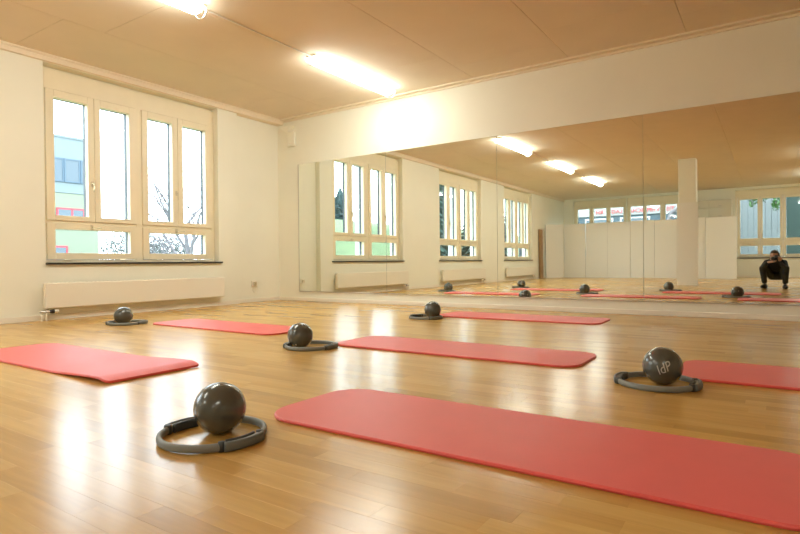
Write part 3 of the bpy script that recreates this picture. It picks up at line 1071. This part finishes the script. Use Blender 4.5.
# hands: palm and five bent fingers, closed on the camera
def hand(side):
    """side -1: left hand under the lens; +1: right hand on the grip. built in person space"""
    A = Matrix.Rotation(CY - PH_YAW, 3, 'Z')
    base = Matrix.Rotation(-PH_YAW, 3, 'Z') @ (Vector((cx.x, cx.y, 0)) - Vector((root_xy.x, root_xy.y, 0)))

    def L2(p):
        q = A @ Vector((p[0], p[1], 0)) + base
        return (q.x, q.y, p[2] + cx.z)
    if side < 0:
        wrist = bv[15]
        palm = L2((-0.02, -0.085, -0.062))
        fing = [[(-0.036, -0.052, -0.055), (-0.046, -0.045, -0.025), (-0.044, -0.04, 0.000)],
                [(-0.020, -0.045, -0.060), (-0.020, -0.034, -0.052), (-0.010, -0.028, -0.049)],
                [(0.000, -0.050, -0.062), (0.014, -0.038, -0.053), (0.028, -0.034, -0.043)],
                [(0.006, -0.072, -0.064), (0.028, -0.060, -0.052), (0.043, -0.056, -0.032)]]
        thumb = [(-0.052, -0.088, -0.046), (-0.052, -0.072, -0.018), (-0.042, -0.065, 0.012)]
    else:
        wrist = bv[18]
        palm = L2((0.084, -0.135, -0.020))
        fing = [[(0.088, -0.098, 0.022), (0.078, -0.070, 0.028), (0.062, -0.072, 0.034)],
                [(0.090, -0.092, 0.002), (0.078, -0.072, 0.004), (0.060, -0.072, 0.006)],
                [(0.090, -0.092, -0.017), (0.078, -0.072, -0.016), (0.060, -0.072, -0.014)],
                [(0.088, -0.096, -0.036), (0.078, -0.075, -0.036), (0.062, -0.074, -0.034)]]
        thumb = [(0.080, -0.165, -0.002), (0.062, -0.178, 0.012), (0.042, -0.176, 0.020)]
    verts = [wrist, palm]
    edges = [(0, 1)]
    rad = [(0.026, 0.026), (0.030, 0.020)]
    for f in fing:
        b0 = len(verts)
        verts += [L2(p) for p in f]
        edges += [(1, b0), (b0, b0 + 1), (b0 + 1, b0 + 2)]
        rad += [0.0095, 0.0085, 0.0075]
    b0 = len(verts)
    verts += [L2(p) for p in thumb]
    edges += [(1, b0), (b0, b0 + 1), (b0 + 1, b0 + 2)]
    rad += [0.012, 0.010, 0.0085]
    return skinned('hand', verts, edges, rad, 0, M_SKIN, pe, 2)


hand(-1)
hand(1)

# ================================================================== outdoors
GZ = -1.6


def gz(x, y):
    """height of the ground outside: level by the house, a meadow rising to the south-west"""
    t = max(0.0, min(1.0, (-8.0 - y) / 14.0)) * max(0.0, min(1.0, (-x - 10.0) / 22.0))
    return GZ + 6.0 * t * t * (3 - 2 * t)


bm = bmesh.new()
gx = [-140, -110, -90, -75, -60, -50, -42, -36, -31, -27, -23, -20, -17, -14, -11, -8, 0, 12, 40]
gy = [-120, -90, -70, -55, -45, -38, -32, -27, -23, -19, -16, -13, -10, -7, 0, 10, 25, 45, 70, 100]
gv = [[bm.verts.new((x, y, gz(x, y))) for y in gy] for x in gx]
for i in range(len(gx) - 1):
    for j in range(len(gy) - 1):
        bm.faces.new((gv[i][j], gv[i + 1][j], gv[i + 1][j + 1], gv[i][j + 1]))
tag(part('ground', bm, M_GRASS, None, True), 'green meadow outside rising to a slope', 'meadow', kind='structure')

# far building seen through the front-left panes
fb = empty('office_building', (-50, 0, GZ))
tag(fb, 'pale mint and blue office building outside the left window panes', 'building')
bm = bmesh.new(); box(bm, -14, 0, 2, 26.2, -0.2, 6.8 - GZ); part('lower_wall', bm, M_MINT, fb)
bm = bmesh.new(); box(bm, -14, 0.05, 2, 26.25, 6.82 - GZ, 11.5 - GZ); part('upper_wall', bm, M_PALE, fb)
bm = bmesh.new(); box(bm, -14.1, 0.12, 1.9, 26.35, 11.5 - GZ, 11.68 - GZ); part('roof_edge', bm, M_PALE, fb)
for k in range(16):
    y1 = 26.0 - k * 1.35
    bm = bmesh.new(); rect_frame(bm, y1 - 1.32, y1, 7.72 - GZ, 9.75 - GZ, 0.12, -0.04, 0.06, 0.0)
    wq = part('window', bm, M_BAND, fb, False, (0.10, 0, 0), (0, 0, PI / 2))
    bm = bmesh.new(); box(bm, y1 - 1.22, y1 - 0.1, -0.01, 0.0, 7.8 - GZ, 9.66 - GZ); part('pane', bm, M_FARGL, wq)
for zt, yr in ((5.54, 25.0), (2.3, 23.55)):
    for k in range(6):
        y1 = yr - k * 3.9
        bm = bmesh.new()
        rect_frame(bm, y1 - 2.3, y1, zt - 1.75 - GZ, zt - GZ, 0.13, -0.04, 0.08, 0.0)
        box(bm, y1 - 1.12, y1 - 0.98, -0.04, 0.08, zt - 1.65 - GZ, zt - 0.1 - GZ)
        wq = part('window', bm, M_RED, fb, False, (0.06, 0, 0), (0, 0, PI / 2))
        bm = bmesh.new(); box(bm, y1 - 2.2, y1 - 0.1, -0.02, -0.01, zt - 1.65 - GZ, zt - 0.1 - GZ); part('pane', bm, M_FARGL, wq)


def bare_tree(x, y, h, label, seed, spread=0.55, group='bare trees outside'):
    rnd = random.Random(seed)
    t = empty('bare_tree', (x, y, gz(x, y)))
    tag(t, label, 'tree', group)
    tb = bmesh.new(); bb = bmesh.new()

    def grow(bmx, p, d, ln, r, lvl):
        pts = [p.copy()]; rr = [r]
        n = 4
        for i in range(n):
            d = (d + Vector((rnd.uniform(-1, 1), rnd.uniform(-1, 1), rnd.uniform(-0.3, 0.5))) * 0.16).normalized()
            p = p + d * ln / n
            pts.append(p.copy()); rr.append(r * (1 - 0.5 * (i + 1) / n))
        tube(bmx, pts, rr, 6 if lvl < 2 else 4, False)
        if lvl >= 4:
            return
        for i in range(rnd.choice((3, 4)) if lvl else 6):
            k = rnd.randint(1 if lvl else 2, n)
            a = rnd.uniform(0, 2 * PI)
            nd = (d * 0.75 + Vector((math.cos(a), math.sin(a), rnd.uniform(0.0, 0.55))) * spread * 1.3).normalized()
            grow(bb, pts[k], nd, ln * rnd.uniform(0.5, 0.72), max(rr[k] * 0.62, 0.008), lvl + 1)
    grow(tb, Vector((0, 0, -0.1)), Vector((0, 0, 1)), h * 0.36, h * 0.0125, 0)
    part('trunk', tb, M_BARK, t, True)
    part('branches', bb, M_BARK, t, True)
    return t


bare_tree(-16.2, 11.5, 10.0, 'bare branching tree outside the right half of the window nearest the mirror', 11)
bare_tree(-21.5, 13.4, 7.4, 'slighter bare tree behind the right half of the window nearest the mirror', 5)
bare_tree(-60, 36.5, 10.5, 'distant hazy bare tree beside the office building', 3, 0.8)
bare_tree(-62, 41.5, 9.5, 'distant low bare tree in the middle of the window nearest the mirror', 8, 0.8)


def leaf_cloud(bm, c, r, n, size, rnd):
    for _ in range(n):
        d = Vector((rnd.gauss(0, 1), rnd.gauss(0, 1), rnd.gauss(0, 1))).normalized() * (rnd.random() ** 0.4)
        p = Vector(c) + Vector((d.x * r[0], d.y * r[1], d.z * r[2]))
        u = Vector((rnd.uniform(-1, 1), rnd.uniform(-1, 1), rnd.uniform(-1, 1))).normalized()
        v = u.orthogonal().normalized()
        s = size * rnd.uniform(0.6, 1.3)
        q = [bm.verts.new(p - u * s), bm.verts.new(p + v * s * 0.5), bm.verts.new(p + u * s), bm.verts.new(p - v * s * 0.5)]
        bm.faces.new(q)


def bush(x, y, r, h, label, seed):
    rnd = random.Random(seed)
    t = empty('bush', (x, y, gz(x, y)))
    tag(t, label, 'bush', 'grey-green bushes outside')
    bm = bmesh.new()
    leaf_cloud(bm, (0, 0, h * 0.55), (r, r, h * 0.5), 3200, 0.11, rnd)
    part('foliage', bm, M_BUSH, t)
    bm = bmesh.new()
    for k in range(5):
        tube(bm, [(0, 0, -0.1), (rnd.uniform(-r, r) * 0.5, rnd.uniform(-r, r) * 0.5, h * 0.6)], 0.05, 5)
    part('stems', bm, M_BARK, t)


bush(-40, 23.4, 2.2, 5.4, 'grey-green bush outside, left of the middle post', 1)
bush(-43.5, 28.6, 1.9, 4.6, 'grey-green bush outside, right of the middle post', 2)
bush(-40, 32.0, 1.4, 3.8, 'low grey-green bush outside behind the bare tree', 4)


def conifer(x, y, h, r, m_, label, seed):
    rnd = random.Random(seed)
    t = empty('conifer', (x, y, gz(x, y)))
    tag(t, label, 'tree', 'conifers on the meadow slope')
    bm = bmesh.new()
    tiers = 30
    for i in range(tiers):
        z = h * (0.05 + 0.93 * i / tiers)
        rr = r * (1 - i / tiers) ** 0.85 + 0.1
        n = 20
        for k in range(n):
            a = 2 * PI * (k + rnd.random()) / n
            l_ = rr * rnd.uniform(0.75, 1.1)
            d = Vector((math.cos(a), math.sin(a), 0)); s = Vector((-math.sin(a), math.cos(a), 0))
            b0 = Vector((0, 0, z + h * 0.09))
            tip = d * l_ + Vector((0, 0, z - h * 0.02))
            w_ = l_ * 0.17
            mid = d * l_ * 0.55 + Vector((0, 0, z + h * 0.025))
            q = [bm.verts.new(b0), bm.verts.new(mid + s * w_), bm.verts.new(tip), bm.verts.new(mid - s * w_), bm.verts.new(mid - Vector((0, 0, h * 0.05)))]
            bm.faces.new((q[0], q[1], q[2])); bm.faces.new((q[0], q[2], q[3])); bm.faces.new((q[1], q[4], q[2])); bm.faces.new((q[4], q[3], q[2]))
    part('needles', bm, m_, t)
    bm = bmesh.new(); tube(bm, [(0, 0, -0.3), (0, 0, h * 0.9)], [h * 0.02, 0.02], 7); part('trunk', bm, M_BARK, t)


con = [(-41, -33.0, 6.5, 2.2, 1), (-42.5, -37.4, 5.2, 1.9, 1), (-46, -34.6, 5.8, 2.0, 1), (-50, -45.5, 4.6, 2.0, 1), (-58, -56, 4.6, 2.2, 1),
       (-15, -11.3, 9.5, 2.2, 0), (-17.2, -16.0, 10.5, 2.3, 0), (-21.0, -21.0, 9.0, 2.2, 0), (-23.5, -26.0, 11, 2.4, 0), (-18.0, -25.0, 10, 2.3, 0),
       (-12.3, -27.0, 10, 2.3, 0), (-13.5, -32.0, 11, 2.4, 0)]
words = ['tallest of the blue-green conifers on the slope', 'blue-green conifer right of the tallest on the slope', 'blue-green conifer behind the tallest on the slope',
         'small blue-green conifer far up the slope', 'farthest small blue-green conifer up the slope',
         'dark conifer closest to the middle window', 'second dark conifer outside the middle window', 'third dark conifer outside the middle window',
         'tall dark conifer behind those at the middle window', 'fifth dark conifer in the row along the house', 'dark conifer outside the third window', 'last dark conifer in the row along the house']
for k, ((x, y, h_, r_, c_), wv) in enumerate(zip(con, words)):
    conifer(x, y, h_, r_, M_CONIF2 if c_ else M_CONIF, wv, 30 + k)

# sign building opposite the rear windows
sb = empty('sign_building', (0, -18, GZ))
tag(sb, 'low building with a white fascia of red letters, outside the rear windows', 'building')
bm = bmesh.new(); box(bm, -12.5, -3.2, -5, 0, -0.1, 3.02 - GZ); part('front_wall', bm, M_TEAL, sb)
bm = bmesh.new(); box(bm, -12.5, -3.2, -5, 0.10, 3.02 - GZ, 4.9 - GZ, 0.01); fa = part('fascia', bm, M_SIGN, sb)
for txt, xc in (('TIS', -4.28), ('WIPP', -5.13), ('SCHA', -5.92), ('LAGE', -6.96), ('RH', -7.80)):
    lt = text_mesh(txt, 0.30, 0.02); lt.materials.clear()
    t_ = put('sign_letters', lt, M_SIGNRED, fa, (xc, 0.13, 3.22 - GZ), (PI / 2, 0, PI))
    t_['label'] = 'red letters'
for k in range(4):
    bm = bmesh.new(); rect_frame(bm, -12.3 + k * 1.85, -10.8 + k * 1.85, 1.0, 4.5, 0.08, 0.0, 0.06, 0.0); wq = part('window', bm, M_STEEL, sb)
    bm = bmesh.new(); box(bm, -12.2 + k * 1.85, -10.9 + k * 1.85, 0.01, 0.03, 1.1, 4.4); part('pane', bm, M_FARGL, wq)

# pale shed with upright boards and a dark house side, outside the third rear window
sh_ = empty('shed', (0, -14, GZ))
tag(sh_, 'pale blue boarded shed outside the rear window behind the photographer', 'shed')
bm = bmesh.new(); box(bm, -2.9, 0.42, -4, 0, -0.1, 5.6); part('core', bm, M_SIDING, sh_)
bm = bmesh.new(); box(bm, 0, 0.195, 0, 0.03, 0.0, 5.5, 0.006)
bmsh = mesh_of(bm, 'board'); bmsh.materials.append(M_SIDING)
for k in range(16):
    put('board', bmsh, M_SIDING, sh_, (-2.85 + k * 0.204, 0.0, 0))
bm = bmesh.new(); box(bm, -3.0, 0.52, -4.1, 0.15, 5.5, 5.66, 0.01); part('roof_edge', bm, M_STEEL, sh_)
dk = empty('green_house', (0, -17, GZ))
tag(dk, 'dark green house side outside the rear window, right of the boarded shed', 'building')
bm = bmesh.new(); box(bm, 0.58, 7.0, -4, 0, -0.1, 6.5); part('wall', bm, M_DKGREEN, dk)
bm = bmesh.new(); rect_frame(bm, 1.4, 2.8, 1.6, 3.0, 0.08, 0.0, 0.06, 0.0); wq = part('window', bm, M_SIGN, dk)
bm = bmesh.new(); box(bm, 1.48, 2.72, 0.01, 0.03, 1.68, 2.92); part('pane', bm, M_FARGL, wq)
bm = bmesh.new(); box(bm, 0.56, 7.1, -4.1, 0.2, 6.5, 6.7, 0.01); part('roof_edge', bm, M_SIGN, dk)

# leafy twigs hanging in front of the shed
lt = empty('leafy_tree', (-1.7, -11.2, GZ))
tag(lt, 'leafy branches hanging outside the rear window behind the photographer', 'tree')
bm = bmesh.new()
rnd = random.Random(4)
tube(bm, [(-2.4, 0, -0.2), (-2.3, 0.1, 2.2), (-1.6, 0.1, 4.1), (-0.4, 0.1, 5.0), (1.4, 0.1, 5.05)], [0.14, 0.12, 0.08, 0.05, 0.02], 8)
tw = [(-0.5, 4.2), (0.5, 4.45), (1.15, 4.15), (1.5, 4.3), (1.9, 3.9)]
part('trunk', bm, M_BARK, lt, True)
bm = bmesh.new()
for (x, z) in tw:
    tube(bm, [(x - 0.2, 0.1, 5.0), (x, 0.1, z)], 0.012, 5)
part('twigs', bm, M_BARK, lt)
bm = bmesh.new()
for (x, z) in tw:
    leaf_cloud(bm, (x, 0.1, z + 0.35), (0.22, 0.15, 0.34), 70, 0.075, rnd)
leaf_cloud(bm, (0.3, 0.1, 5.2), (1.8, 0.4, 0.4), 500, 0.09, rnd)
o = part('leaves', bm, M_LEAF, lt)
o['kind'] = 'stuff'
